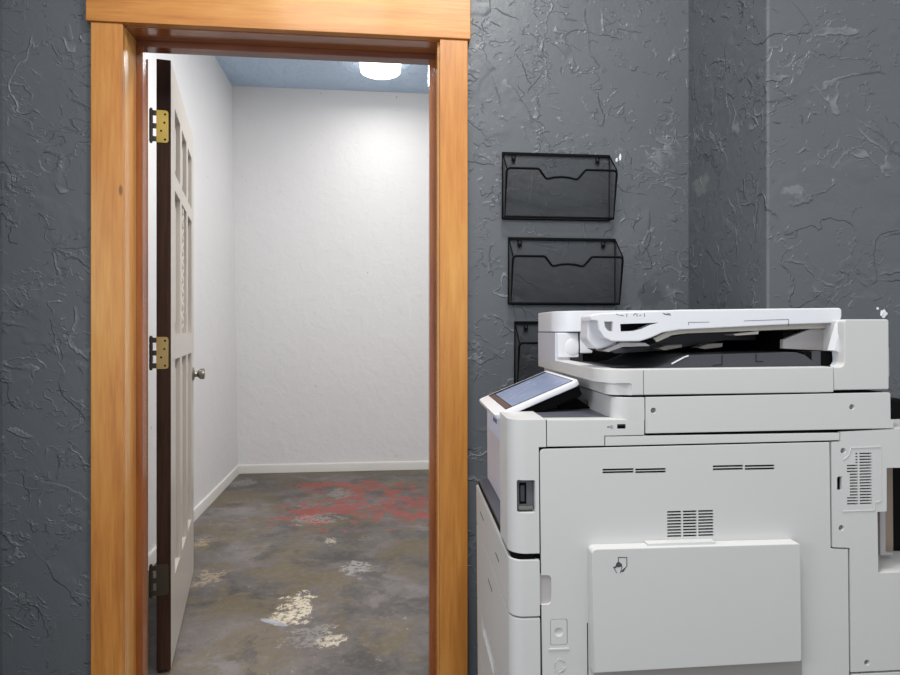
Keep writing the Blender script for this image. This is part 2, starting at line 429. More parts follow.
b = box((-2.2, -3.6, BZ), (2.6, WT, BZ + .1)); struct(obj('ceiling', b, m_ceil, smooth=False), 'white ceiling of the front room', 'ceiling')
# baseboards
prof = lambda t, h: [(0, 0), (t, 0), (t, h - .012), (t - .006, h), (0, h)]
b = prism([(BY - p[0], p[1]) for p in prof(.016, .066)], BL, BR, 'u'); struct(obj('baseboard_back', b, m_base), 'white baseboard along the end wall of the back room', 'baseboard')
b = prism([(BL + p[0], p[1]) for p in prof(.016, .066)], WT, BY - .016, 'v')
for v in b.verts:
    if v.co.y < 1: v.co.x += .045
struct(obj('baseboard_left', b, m_base), 'white baseboard along the left wall of the back room', 'baseboard')

# door frame
fr = struct(empty('trim_1', (0, 0, 0)), 'varnished pine door frame with wide casings', 'door frame')
JL, JR, JZ = -.7635, .1667, 2.042
(cx0, _), (cx1, _) = (-0.8520,1.2306), (-0.7629,1.2311)
(cx2, _), (cx3, _) = (0.1728,1.2357), (0.2595,1.2362)
(hx0, hz), (hx1, _) = (-0.8627,2.0440), (0.2676,2.0470)
obj('side_casing', box((cx0, -.02, 0), (cx1, 0, hz), .0025), m_pine, fr)
obj('side_casing', box((cx2, -.02, 0), (cx3, 0, hz), .0025), m_pine, fr)
obj('head_casing', box((hx0, -.027, hz), (hx1, 0, hz + .15), .003), m_pine_h, fr)
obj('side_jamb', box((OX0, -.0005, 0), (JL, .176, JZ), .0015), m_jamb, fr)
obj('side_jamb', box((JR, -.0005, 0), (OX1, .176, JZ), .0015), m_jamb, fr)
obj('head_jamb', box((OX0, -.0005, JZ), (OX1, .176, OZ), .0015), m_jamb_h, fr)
obj('door_stop', box((JL, .084, 0), (JL + .0195, .13, JZ - .0195), .0015), m_stop, fr)
obj('door_stop', box((JR - .0195, .084, 0), (JR, .13, JZ - .0195), .0015), m_stop, fr)
obj('head_stop', box((JL, .084, JZ - .0195), (JR, .13, JZ), .0015), m_stop_h, fr)

# the door itself, swung into the back room
DA = math.radians(101.7)
door = struct(empty('door_1', (-.7055, .226, 0), (0, 0, DA)), 'grey panelled door with dark oak edge standing open into the back room', 'door')
L, T = .905, .0445
b = box((0, 0, .012), (L, T, 2.042), .001)
slab = obj('door_panel', b, [m_doorpaint, m_edge], door)
cols = [(.115, .295), (.36, .545), (.61, .79)]; rows = [(.285, 1.04), (1.13, 1.633), (1.69, 1.92)]
cb = bmesh.new()
for (x0, x1) in cols:
    for (z0, z1) in rows:
        box((x0, -.01, z0), (x1, .016, z1), bm=cb); box((x0, T - .013, z0), (x1, T + .01, z1), bm=cb)
cut(slab, cb)
for p in slab.data.polygons: p.material_index = 1 if (p.normal.x < -.5 and p.center.x < .01) or (p.center.y > T * .6) else 0
rb = bmesh.new()
for (x0, x1) in cols:
    for (z0, z1) in rows:
        q = [(x0 + .004, z0 + .004), (x1 - .004, z0 + .004), (x1 - .004, z1 - .004), (x0 + .004, z1 - .004)]
        if (x0, z0) != (.36, 1.13): prism([(x0 + .035, z0 + .035), (x1 - .035, z0 + .035), (x1 - .035, z1 - .035), (x0 + .035, z1 - .035)], .011, .0165, bev=.005, bm=rb, seg=1)
obj('raised_field', rb, m_doorpaint, door)
# carved leaf relief in the middle panel
cv = bmesh.new()
cz = (1.13 + 1.633) / 2
for i in range(9):
    z = 1.165 + i * .054
    for sgn in (-1, 1):
        s = bmesh.new(); bmesh.ops.create_uvsphere(s, u_segments=10, v_segments=6, radius=1)
        M = Matrix.Translation((.4525 + sgn * .034, .0145, z)) @ Matrix.Rotation(sgn * .8, 4, 'Y') @ Matrix.Diagonal((.014, .010, .036, 1))
        bmesh.ops.transform(s, matrix=M, verts=s.verts); join(cv, s)
    s = bmesh.new(); bmesh.ops.create_uvsphere(s, u_segments=10, v_segments=6, radius=1)
    bmesh.ops.transform(s, matrix=Matrix.Translation((.4525, .0125, z + .02)) @ Matrix.Diagonal((.013, .012, .022, 1)), verts=s.verts); join(cv, s)
obj('carved_relief', cv, m_doorpaint, door)
# knob
kn = obj('door_knob', lathe([(.030, 0), (.031, .004), (.026, .008), (.015, .010), (.013, .020), (.018, .026), (.0235, .031), (.0255, .042), (.0245, .050), (.018, .053), (.004, .054)], axis='v'), m_pewter, door)
kn.scale = (1, -1, 1); kn.location = (.845, 0, .940)
# hinges
def hinge(z0, z1, mat, screws):
    h = obj('hinge', prism(fillet([((.0075, z0), .009), (.0445, z0), (.0445, z1), ((.0075, z1), .009)]), -.0022, .0004, 'u'), mat, door)
    kb = bmesh.new(); n = 5; dz = (z1 - z0) / n
    for i in range(n):
        cyl((-.002, .0605, z0 + dz * (i + .5)), .0058, dz - .0018, 'w', seg=14, bm=kb)
    cyl((-.002, .0605, (z0 + z1) / 2), .0042, z1 - z0 + .008, 'w', seg=12, bm=kb)
    for i in (0, 2, 4): box((-.0024, .0440, z0 + dz * (i + .1)), (.0002, .0600, z0 + dz * (i + .9)), bm=kb)
    obj('hinge_knuckle', kb, m_bronze, h)
    if screws:
        sb = bmesh.new()
        for fy, fz in ((.018, .88), (.031, .62), (.020, .36), (.032, .1)):
            cyl((-.0024, fy if fz > .7 else (.020 if abs(fz - .62) < .01 else (.030 if abs(fz - .36) < .01 else .018)), z0 + (z1 - z0) * fz), .0034, .0016, 'u', seg=12, bm=sb)
        obj('hinge_screws', sb, m_black, h)
hinge(1.765, 1.872, m_brass, True)
hinge(1.014, 1.120, m_brass2, True)
hinge(.262, .365, m_bronze, False)

# ceiling light of the back room
lx, ly = -.024, 2.617
lamp = tag(empty('ceiling_light', (lx, ly, BZ)), 'lit white drum ceiling light on the pale blue ceiling', 'ceiling light')
obj('base_plate', lathe([(.158, -.012), (.160, -.006), (.160, -.0003), (.01, -.0002)], 40), m_porcelain, lamp)
obj('lamp_shade', lathe([(.002, -.090), (.06, -.089), (.11, -.086), (.138, -.082), (.143, -.079), (.146, -.050), (.150, -.013), (.02, -.0125)], 48), m_lamp, lamp)

# ------------------------------------------------------------------ wire mesh wall pockets
def make_pocket():
    r = empty('wall_file_pocket')
    Wd, H, HF, D1, D0 = .3470, .2080, .143, .072, .043
    back = prism(fillet([(0, 0), (Wd, 0), (Wd, H), (0, H)]), -.004, -.003)
    obj('back_panel', back, m_mesh, r)
    bf = bmesh.new()
    top = [(0, HF), (.287 * Wd, HF), (.36 * Wd, HF - .030), (.43 * Wd, HF - .0245), (.5 * Wd, HF - .0225), (.57 * Wd, HF - .0245), (.64 * Wd, HF - .030), (.713 * Wd, HF), (Wd, HF)]
    yat = lambda z: -(D0 + (D1 - D0) * z / HF)
    poly = fillet([(0, 0), (Wd, 0), ((Wd, HF), .010)] + [(p, .012) for p in reversed(top[1:-1])] + [((0, HF), .012)], 4)
    f0 = [bf.verts.new((x, yat(z), z)) for x, z in poly]; bf.faces.new(f0)
    bmesh.ops.solidify(bf, geom=bf.faces[:], thickness=.0008)
    obj('front_panel', bf, m_mesh, r)
    for x in (0, Wd - .001):
        s = prism([(-.003, 0), (-D0, 0), (-D1, HF), (-.003, H)], x, x + .001, 'u'); obj('side_panel', s, m_mesh, r)
    obj('bottom_panel', box((0, -D0, 0), (Wd, -.003, .001)), m_mesh, r)
    rim = [(x, yat(z), z) for x, z in poly]; 
    obj('wire_rim', tube(rim + rim[:2], .0036), m_wire, r)
    fb = bmesh.new()
    tube([(0, -.004, 0), (0, -.004, H), (Wd, -.004, H), (Wd, -.004, 0), (0, -.004, 0)], .003, bm=fb)
    box((0, -.007, H - .007), (Wd, -.003, H + .002), .001, bm=fb)
    for x in (0, Wd):
        tube([(x, -.004, H), (x, -D1, HF)], .0022, bm=fb); tube([(x, -.004, 0), (x, -D0, 0)], .0024, bm=fb)
    obj('wire_frame', fb, m_wire, r)
    for x in (.035, Wd - .040):
        t = tube([(x - .005, -.007, H - .006), (x - .005, -.0075, H - .024), (x, -.0075, H - .030), (x + .005, -.0075, H - .024), (x + .005, -.007, H - .006)], .0018)
        k = obj('hanging_loop', t, m_wire, r)
        obj('wall_screw', lathe([(.0035, -.010), (.0045, -.0085), (.0045, -.0065), (.002, -.006), (.002, -.0005)], 12, 'v', (x, 0, H - .022)), m_wire, k)
    return r
def copy_tree(o, parent=None):
    c = o.copy(); COL.objects.link(c)
    if parent: c.parent = parent
    for ch in list(o.children): copy_tree(ch, c)
    return c
pk = make_pocket()
(px, pz) = (0.3720,1.7016); pk.location = (px, 0, pz - .208)
tag(pk, 'topmost black mesh file pocket on the slate wall', 'wall file', 'black mesh file pockets on the slate wall')
p2 = copy_tree(pk); (px, pz) = (0.3912,1.4336); p2.location = (px, 0, pz - .208)
p2['label'] = 'middle black mesh file pocket, just above the printer'
p3 = copy_tree(pk); (px, pz) = (0.4111,1.1683); p3.location = (px, 0, pz - .208)
p3['label'] = 'lowest black mesh file pocket, half hidden behind the printer'

# ------------------------------------------------------------------ the multifunction printer
PR = tag(empty('multifunction_printer', (.2325, -.838, 0), (0, -.0079, -.0384)),
         'white office multifunction printer with touch panel beside the doorway', 'printer')
P = lambda name, bm, mat, par=PR, **k: obj(name, bm, mat, par, **k)
VW = .562                                   # side to side depth of the machine
uS = (0.0545,0.7252)[0]                      # seam between front covers and side door
# dark chassis showing in every gap
b = box((.049, .0075, .09), (.694, VW - .012, .974)); box((.694, .11, .09), (.86, .385, .95), bm=b); box((.70, .115, .94), (.86, .385, (0.8344,0.9914)[1]), .004, bm=b)
P('inner_chassis', b, m_black, smooth=False)

def corner(u1, v1, r, w0, w1, bev=.0016, u0=0.0, v0=0.0, lo=True, hi=True):
    """cover piece wrapping the rounded front corner: near side v=v0, front side u=u0"""
    return prism(fillet([(u1, v0), ((u0, v0), r), (u0, v1), (u1, v1)], 10), w0, w1, 'w', bev=bev, bev_back=hi, bev_front=lo)
# upper front cover with its latch window
wt = (0.0389,0.9805)[1]; wb = .7365
wd_ = (0.0587,0.9302)[1]; u546 = (0.0681,0.9554)[0]
fc = P('front_cover', corner(u546, .115, .043, wb, wt), m_pw)
cut(fc, box((uS, -.02, wb - .1), (u546 + .05, .2, wd_)))
P('cover_cap_gap', box((u546 - .001, .002, wd_ - .0015), (u546 + .002, .03, wt - .004)), m_black, fc)
(wx0, wz1), (wx1, wz0) = (0.0148,0.8704), (0.0486,0.8106)
cut(fc, box((wx0, -.02, wz0), (wx1 - .001, .026, wz1), .003))
P('latch_window', box((wx0 + .0002, .0135, wz0 + .0002), (wx1 - .0012, .025, wz1 - .0002), .003), m_mark, fc)
P('latch_slot', box((wx0 + .0055, .0128, wz0 + .0135), (wx0 + .019, .02, wz1 - .007), .001), m_black, fc)
P('latch_slider', box((wx0 + .0075, .0118, wz0 + .018), (wx0 + .0155, .02, wz1 - .012), .0012), m_char, fc)
P('latch_lip', box((wx0 + .0035, .0085, wz0 + .0035), (wx1 - .003, .02, wz0 + .0105), .0015), m_greymetal, fc)
# recessed upper front and the slate ledge in front of it
P('upper_front_panel', box((.030, .120, .744), (.052, VW - .004, .94), .002), m_pw2)
P('front_ledge', box((.006, .120, .726), (.050, VW - .004, .743), .002), m_tray)
# black gap strip and drawer fronts
P('drawer_gap_strip', corner(.047, VW - .01, .036, .718, .738, u0=.005, v0=.0045), m_black)
levels = [(.7255, .6225), (.6195, .4205), (.4175, .2935), (.2905, .075)]
for i, (w1, w0) in enumerate(levels):
    b = corner(uS, VW, .043, w0, w1, .0018)
    d = P('cassette_drawer' if i < 3 else 'base_cover', b, m_pw2 if i > 3 else m_pw)
    if i in (1, 2):
        cb = box((-.02, .235, w1 - .030), (.022, .45, w1 + .01), .004); 
        if i == 2: cut(d, cb); P('drawer_handle', box((.004, .25, w1 - .034), (.016, .44, w1 - .022), .003), m_pl, d)
    if i < 2:
        P('size_mark', box((-.0004, .25 if i else .14, w1 - .055), (.002, .32 if i else .19, w1 - .050)), m_mark, d)
        if i == 0: P('size_mark', box((-.0004, .40, w1 - .050), (.002, .47, w1 - .045)), m_mark, d)

# large side door
dl = uS + .0022
q = [((0.0590,0.9262), .007), (0.6056,0.9281), (0.6068,0.7284), (0.6406,0.7266), ((0.6412,0.3684)[0], .44), (dl + .0015, .44)]
q[0] = ((dl - .0002, (0.0590,0.9262)[1]), .008)
sd = P('side_door', prism(fillet(q), 0.0, .0045, bev=.0012), m_pw)
cb = bmesh.new()
def slot(x0, y0, x1, y1, d=.02):
    a = (-0.8747,1.7164); 
    box((min(x0, x1), -.004, min(y0, y1)), (max(x0, x1), d, max(y0, y1)), bm=cb)
for (xa, ya), (xb, yb) in (((0.1721,0.8879), (0.2305,0.8842)), ((0.2335,0.8869), (0.2910,0.8832)), ((0.1720,0.8831), (0.2305,0.8794)), ((0.2335,0.8821), (0.2910,0.8784)),
                         ((0.3800,0.8895), (0.4381,0.8858)), ((0.4410,0.8887), (0.4988,0.8850)), ((0.3800,0.8841), (0.4381,0.8804)), ((0.4410,0.8833), (0.4987,0.8796))):
    slot(xa, ya, xb, yb)
(vx0, vz0), (vx1, vz1) = (0.2927,0.8073), (0.3803,0.7572)
nr = 9
cw = (vx1 - vx0)
for i in range(nr):
    z = vz0 - (vz0 - vz1) * (i + .3) / nr
    for f0, f1 in ((0, .305), (.34, .635), (.67, 1)):
        slot(vx0 + cw * f0, z - .0017, vx0 + cw * f1, z + .0017)
# hinge slit beside the bypass tray, finger recess, button grooves
(hx, hz1), (_, hz0) = (0.1422,0.6074), (0.1411,0.4669)
slot(hx - .0012, hz1, hx + .0012, hz0)
(gx0, gz1), (gx1, gz0) = (0.0477,0.6973), (0.0757,0.6436)
prism(fillet([(gx0, gz0), ((gx1, gz0), .008), ((gx1, gz1), .008), (gx0, gz1)]), -.01, .02, bm=cb)
(bx0, bz1), (bx1, bz0) = (0.0733,0.6168), (0.1048,0.5688)
prism(fillet([((bx0, bz0), .004), ((bx1, bz0), .004), ((bx1, bz1), .004), ((bx0, bz1), .004)]), -.01, .02, bm=cb)
cut(sd, cb)
rc = prism(fillet([(gx0 + .006, gz0 - .002), ((gx1 + .001, gz0 - .002), .008), ((gx1 + .001, gz1 + .001), .008), (gx0 + .006, gz1 + .001)]), .0042, .0072); P('finger_recess', rc, m_grip, sd)
e = .0006
bt = prism(fillet([((bx0 + e, bz0 + e), .0036), ((bx1 - e, bz0 + e), .0036), ((bx1 - e, bz1 - e), .0036), ((bx0 + e, bz1 - e), .0036)]), 0.0002, .006, bev=.001)
bt = P('door_button', bt, m_pw, sd)
s = bmesh.new(); bmesh.ops.create_uvsphere(s, u_segments=24, v_segments=12, radius=1)
bmesh.ops.transform(s, matrix=Matrix.Translation(((bx0 + bx1) / 2, -.0035, (bz0 + bz1) / 2)) @ Matrix.Diagonal((.0105, .0062, .0105, 1)), verts=s.verts); cut(bt, s)
(rx0, rz), (rx1, _) = (0.0696,0.5621), (0.1083,0.5604)
P('lower_side_cover', box((dl, 0, .085), ((0.6412,0.3684)[0], .006, .4375), .0015), m_pw)
P('grip_bar', prism(fillet([((rx0, rz - .0022), .002), ((rx1, rz - .0022), .002), ((rx1, rz + .0016), .002), ((rx0, rz + .0016), .002)]), -.0012, .002, bev=.0008), m_pw, sd)
# embossed recycling arrows
eb = bmesh.new()
(ecx, ecz) = (0.0905,0.5312)
for k in range(3):
    a0 = k * 2 * PI / 3 + .3
    arc = [(ecx + .0095 * math.cos(a0 + t * .32), ecz + .0115 * math.sin(a0 + t * .32)) for t in range(5)]
    stroke(arc, .0026, -.0005, .001, eb)
    en = arc[-1]; 
    prism([(en[0] + .004 * math.cos(a0 + 1.28), en[1] + .004 * math.sin(a0 + 1.28)), (en[0] - .004 * math.cos(a0 + 1.28), en[1] - .004 * math.sin(a0 + 1.28)), (en[0] - .005 * math.sin(a0 + 1.28), en[1] + .005 * math.cos(a0 + 1.28))], -.0005, .001, bm=eb)
P('embossed_recycling_mark', eb, m_pw, sd)

# bypass tray flap on the side door
VT = -.026
q = [((0.1434,0.7509), .009), ((0.5308,0.7493), .004), ((0.5318,0.5339), .004), (0.1453,0.5294)]
tr = P('bypass_tray', prism(fillet(q), VT, -.0004, bev=.0022), m_pw)
(tx0, tz), (tx1, _) = (0.2489,0.7542), (0.3752,0.7532)
P('tray_shade_panel', prism([(0.1535,0.5357), (0.5477,0.5338), ((0.5484,0.3731)[0], .456), ((0.1524,0.3934)[0], .456)], -.0006, .002), m_tray_shade, sd)  # flat darker panel painting the shade below the bypass tray
P('tray_hinge_cap', box((tx0, -.018, tz - .008), (tx1, -.0003, tz + .0008), .0008), m_pw, tr)
(t0, t1) = (0.3717,0.7461), (0.3718,0.7588)
ib = bmesh.new()
stroke([(0.1914,0.7267), (0.1915,0.7349), (0.2070,0.7344), (0.2069,0.7185), (0.1970,0.7097)], .0013, VT - .0003, VT + .0005, ib)
prism([(0.1992,0.7128), (0.2071,0.7190), (0.2010,0.7094), (0.1966,0.7083)], VT - .0003, VT + .0005, bm=ib)
prism([(0.1817,0.7182), (0.1861,0.7193), (0.1876,0.7243), (0.1916,0.7277), (0.1978,0.7231), (0.1986,0.7164), (0.1952,0.7183), (0.1915,0.7170), (0.1883,0.7178), (0.1870,0.7154)], VT - .0003, VT + .0005, bm=ib)
stroke([(0.1824,0.7178), (0.1882,0.7078)], .0012, VT - .0003, VT + .0005, ib)
stroke([(0.1981,0.7166), (0.1949,0.7076)], .0012, VT - .0003, VT + .0005, ib)
P('hand_and_page_icon', ib, m_ink, tr)

# strips and side panels above the door
q = [(0.1779,0.9468), (0.6257,0.9452), (0.6256,0.9315), (0.6082,0.9311), (0.1778,0.9296)]
P('upper_trim_strip', prism(q, 0.0004, .006, bev=.0008), m_pw)
q = [(0.0701,0.9790), (0.2511,0.9779), (0.2509,0.9491), (0.1761,0.9494), (0.1759,0.9298), (0.0697,0.9296)]
q = [(0.0701,0.9790), (0.2511,0.9771), (0.2509,0.9480), (0.1765,0.9479), (0.1763,0.9298), (0.0697,0.9303)]
us = P('side_panel', prism(q, 0, .03, bev=.0012), m_pw)
(sx0, sz1), (sx1, sz0) = (0.2001,0.9691), (0.2161,0.9605)
cut(us, box((sx0, -.01, sz0), (sx1, .014, sz1)))
P('usb_port', box((sx0 + .0002, .002, sz0 + .0002), (sx1 - .0002, .0145, sz0 + .0048)), m_black, us)
ub = bmesh.new(); v0, v1 = -.0003, .001
stroke([(0.1825,0.9643), (0.1932,0.9644)], .0007, v0, v1, ub); stroke([(0.1855,0.9642), (0.1882,0.9667), (0.1911,0.9668)], .0006, v0, v1, ub)
stroke([(0.1870,0.9642), (0.1892,0.9616), (0.1922,0.9615)], .0006, v0, v1, ub); cyl(((0.1829,0.9642)[0], 0, (0.1829,0.9642)[1]), .0014, .0008, seg=12, bm=ub)
P('usb_symbol', ub, m_mark, us)

# reader housing: curved front fascia and flat side cover
uF = .196
b = prism(fillet([((0.2514,0.9942)[0], 0), ((uF, 0), .045), (uF, VW), ((0.2514,0.9942)[0], VW)], 10), .9745, (0.2432,1.0175)[1], 'w', bev=.0014, bev_back=True)
P('reader_front_fascia', b, m_pw)
q = [(0.2537,1.0175), ((0.7264,1.0196), .004), (0.7266,0.9684), ((0.7323,0.9666), .002), ((0.7322,0.9517), .003), (0.2532,0.9509)]
rs = P('reader_side_cover', prism(fillet(q), 0, .25, bev=.0013), m_pw)
P('reader_core', box((.215, .006, .955), (.715, VW - .01, 1.0205)), m_black, smooth=False)

def screw_hole(o, u, w, r=.0062, depth=.010, v=0.0):
    return cyl((u, v + depth / 2 - .0005, w), r * .97, depth + .001, 'v', r2=r * .62, bm=None)
def screws(o, pts, r=.0062):
    cb = bmesh.new()
    for (u, w) in pts:
        c = bmesh.new(); bmesh.ops.create_cone(c, cap_ends=True, segments=28, radius1=r, radius2=r * .66, depth=.009)
        bmesh.ops.transform(c, matrix=Matrix.Translation((u, .0012, w)) @ Matrix.Rotation(-PI / 2, 4, 'X'), verts=c.verts); join(cb, c)
    cut(o, cb)
    for (u, w) in pts:
        sc = P('screw', lathe([(r * .6, 0), (r * .6, .0015), (r * .5, .003), (r * .1, .0034)], 16, 'v', (u, .0062, w)), m_greymetal, o)
        sc.data.transform(Matrix.Translation((0, .0062, 0)) @ Matrix.Diagonal((1, -1, 1, 1)) @ Matrix.Translation((0, -.0062, 0))); sc.data.flip_normals()
screws(rs, [(0.2685,0.9928), (0.6500,0.9933)])

# rear side panel with vent, connector and the cable recess
q = [(0.6095,0.9284), (0.6271,0.9288), (0.6273,0.9468), ((0.7316,0.9502), .002), (0.8043,0.9530), (0.8037,0.8769), (0.7175,0.8775), (0.7169,0.7955), (0.6985,0.7951), (0.6996,0.6796), (0.8021,0.6798), (0.8007,0.4959), (0.6441,0.4956), (0.6438,0.7290), (0.6099,0.7311)]
rp = P('rear_side_panel', prism(q, 0, .013, bev=.0012), m_pw)
(ka, kb_), (kc, kd) = (0.6196,0.8636), (0.6292,0.8376)
cb = prism(fillet([((ka, kd), .001), (kc, kd), (kc, kb_), ((ka, kb_), .004)]), -.01, .03)
(ox0, oz1), (ox1, oz0) = (0.6391,0.9080), (0.6879,0.8083)
def vslot(xa, xb, y):
    a, z = xa, y
    box((xa, -.004, y - .0014), (xb, .03, y + .0014), bm=cb)
cL, cM0, cM1, cR = (0.6391,0.8565)[0], (0.6607,0.8560)[0], (0.6639,0.8559)[0], (0.6879,0.8554)[0]
cS = (0.6560,0.8561)[0]; cN = (0.6446,0.8564)[0]
zt, zb_ = (0.6651,0.9055)[1], (0.6643,0.8116)[1]
for i in range(18):
    z = zt + (zb_ - zt) * i / 17
    vslot(cM1, cR, z)
    vslot(cS if i < 4 else (cL if i in (4, 5, 6, 15, 16, 17) else cN), cM0, z)
# groove around the vent cover
g = bmesh.new()
loop = [(0.6326,0.8951), (0.6426,0.9024), (0.6474,0.9164), (0.7054,0.9175), (0.7054,0.8154), (0.6939,0.8129), (0.6928,0.7982), (0.6298,0.7980)]
cut(rp, cb)
def ring(loop, wd):
    for a, c in zip(loop, loop[1:]): stroke([a, c], wd, -.0009, .001, g)
ring(loop, .0016)
P('vent_cover_edge', g, m_pw, rp)
screws(rp, [(0.6321,0.9115), (0.6274,0.7668), (0.6757,0.5122)])
P('connector_port', box((ka - .001, .006, kd - .001), (kc + .001, .0135, kb_ + .001)), m_black, rp)
# inside of the cable recess
(r0, _), (r1, _) = (0.7280,0.7700), (0.7412,0.7696)
P('recess_liner', box(((0.6981,0.7422)[0] - .012, .0135, .66), ((0.6981,0.7422)[0] - .004, .11, .88), .001), m_grip)
P('recess_back', box((.69, .108, .66), ((0.8162,0.7464)[0], .1098, .90), .0), m_brownish)
P('recess_dark_post', box(((0.7505,0.7206)[0], .06, .69), ((0.7626,0.7203)[0], .075, .88), .002), m_grip)
P('rear_lower_block', box((.697, .0135, .09), (.86, .39, (0.7106,0.6796)[1] - .0005), .002), m_pw)
P('rear_base_panel', box(((0.6453,0.4921)[0], 0, .10), (.797, .0135, (0.6815,0.4913)[1]), .001), m_pw)
P('rear_upper_block', box((.70, .0135, (0.7439,0.8786)[1] + .001), (.86, .39, (0.7445,0.9522)[1] - .001), .002), m_pw)
cbl = tube([(.705, .085, .735), (.73, .08, .728), (.75, .075, .705), (.765, .07, .69), (.785, .075, .686)], .0035); P('grey_cord', cbl, m_grip)

# slate top plate behind the control panel
P('top_plate', prism(fillet([((.007, .007), .036), (.25, .007), (.25, VW - .01), (.034, VW - .01), (.034, .114), (.007, .114)]), .945, .9775, 'w', bev=.001, bev_back=True), m_tray)

# touch panel on its tilting arm
s0 = (-0.0098,0.9736); s1 = (0.1599,1.0428)
ax = Vector((s1[0] - s0[0], 0, s1[1] - s0[1])); LP = ax.length; tilt = math.atan2(ax.z, ax.x)
cp = empty('touch_panel', (s0[0], .11, s0[1]), (0, -tilt, 0), PR)
WP = .295
b = prism(fillet([((0, 0), .012), ((LP, 0), .014), ((LP, WP), .014), ((0, WP), .012)]), -.012, 0.0, 'w', bev=.003, bev_back=True)
bz = obj('panel_bezel', b, m_pl, cp)
obj('panel_housing', prism(fillet([((.030, .006), .01), ((LP - .002, .006), .01), ((LP - .002, WP - .006), .01), ((.030, WP - .006), .01)]), -.034, -.011, 'w', bev=.004), m_black, cp)
obj('screen_glass', box((.0255, .014, -.001), (LP - .009, WP - .012, .0006), .0004), m_black, cp)
obj('screen', box((.040, .017, .0005), (LP - .0115, WP - .040, .0010)), m_screen, cp)
obj('key_strip', box((.026, .017, .0005), (.0385, WP - .032, .0011)), m_brown, cp)
obj('edge_key', box((LP - .06, WP - .030, .0005), (LP - .012, WP - .015, .0011)), m_char, cp)
P('panel_arm', prism([(.075, .9775), (.235, .9775), (.165, 1.005), (.11, 1.008)], .17, .33, bev=.002, bev_back=True), m_char)
P('panel_arm_cover', prism(fillet([(.13, .978), (.20, .978), ((.17, 1.000), .004), (.13, 1.012)]), .16, .34, bev=.002), m_black)
# inner tray end seen past the corner cover
tp = P('inner_tray_end', prism(fillet([(.018, .90), (.05, .90), (.05, .955), ((.022, .955), .008)]), .20, .46, bev=.006, bev_back=True), m_paper)
P('tray_sticker', prism([(.0192, .928), (.0212, .945), (.0222, .945), (.0202, .928)], .30, .36), m_bluelabel, tp)

# ---- document feeder
wl0, wl1 = 1.0215, (0.3569,1.0689)[1]
fr_ = (0.2498,1.0493)[0]; rr_ = (0.6143,1.0445)[0]
# low frame: side rail + front rail wrapping the corner, a finger grip scooped under the front
uA = .172; ge = (0.2293,1.0367)[0]; gt = (0.2042,1.0439)[1]
outer = fillet([(rr_ - .0006, 0), ((uA, 0), .06), (uA, VW), (uA + .036, VW), ((uA + .036, .030), .02), (rr_ - .0006, .030)], 12)
fdr = P('feeder_frame', prism(outer, wl0, wl1, 'w', bev=.002, bev_back=True), m_pw)
gc = prism(fillet([(.02, -.08), (ge, -.08), ((ge, .006), .012), ((uA + .016, .012), .05), (uA + .016, VW + .1), (.02, VW + .1)], 12), wl0 - .02, gt, 'w', bev=.0045, bev_back=True, bev_front=False, seg=4)
cut(fdr, gc)
P('frame_seam', box((fr_ - .0005, -.0004, wl0 + .001), (fr_ + .0005, .002, wl1 - .002)), m_mark, fdr)
# rear block with the sloping inner edge
q = [(0.6154,1.0250), ((0.7233,1.0250), .002), ((0.7247,1.1571), .006), ((0.6376,1.1577), .008), ((0.6266,1.1325), .01), (0.6165,1.0988), ((0.6202,1.0707), .006), (0.6157,1.0670)]
q = [(0.6154,1.0252), ((0.7237,1.0253), .003), ((0.7243,1.1575), .004), ((0.6360,1.1581), .006), ((0.6361,1.0686), .016), (0.6157,1.0681)]
rb_ = P('feeder_rear_block', prism(fillet(q), 0, .018, bev=.0025), m_pw)
P('block_edge', prism([(0.6511,1.1577), (0.6438,1.1551), (0.6268,1.0991), (0.6363,1.0962), (0.6374,1.0772), (0.6306,1.0677), (0.6504,1.0637)], .016, .035, bev=.001), m_pl, rb_)
q = [((0.7239,1.1062), .002), ((0.7342,1.1061), .003), ((0.7350,1.0505), .006), (0.7233,1.0318)]
P('hinge_tab', prism(fillet(q), .012, .06, bev=.002), m_beige, rb_)
P('inner_wall', prism([(0.5596,1.1188), (0.6424,1.1499), (0.6903,1.1535), (0.6898,1.0948), (0.5595,1.1020)], .07, .08), m_grip, rb_)
P('rear_block_core', box(((0.6429,1.0817)[0], .03, wl0), ((0.7237,1.0808)[0] - .001, VW - .02, (0.7243,1.1575)[1] - .001), .003), m_pw, rb_)
# output bed: charcoal, dips and rises
prof_ = [(0.1140,1.1057), (0.1786,1.0825), (0.2398,1.0654), (0.2745,1.0643), (0.2977,1.0679), (0.3211,1.0762), (0.3445,1.0882), (0.3601,1.0917), (0.5633,1.0953), (0.5792,1.0905), (0.5931,1.0798), (0.6051,1.0704), (0.6372,1.0683)]
b = prism([(uA + .037, 1.03), (uA + .037, wl1 - .001)] + prof_[2:] + [(prof_[-1][0], 1.03)], .031, .36, bev=.001)
bed = P('output_bed', b, m_char)
ab = bmesh.new()
stroke([(0.4148,1.0924), (0.4147,1.0742), (0.3970,1.0728)], .0009, .0302, .032, ab); ab2 = bmesh.new(); stroke([(0.4818,1.0934), (0.4817,1.0791), (0.4955,1.0790)], .0009, .0302, .032, ab2)
P('bed_seam', ab, m_black, bed); P('bed_seam', ab2, m_black, bed)
hl = bmesh.new(); stroke([(0.3168,1.0770), (0.3402,1.0889), (0.3480,1.0914)], .0022, .029, .031, hl); P('bed_painted_highlight', hl, m_pl, bed)  # pale strip painting a highlight along the rise of the bed
P('bed_end_post', box(((0.5951,1.0806)[0], .0335, 1.060), ((0.6122,1.0804)[0], .04, (0.6033,1.0974)[1])), m_char, bed)
P('cavity_back', box((uA + .07, .36, 1.024), (.62, .375, 1.135)), m_black, smooth=False)
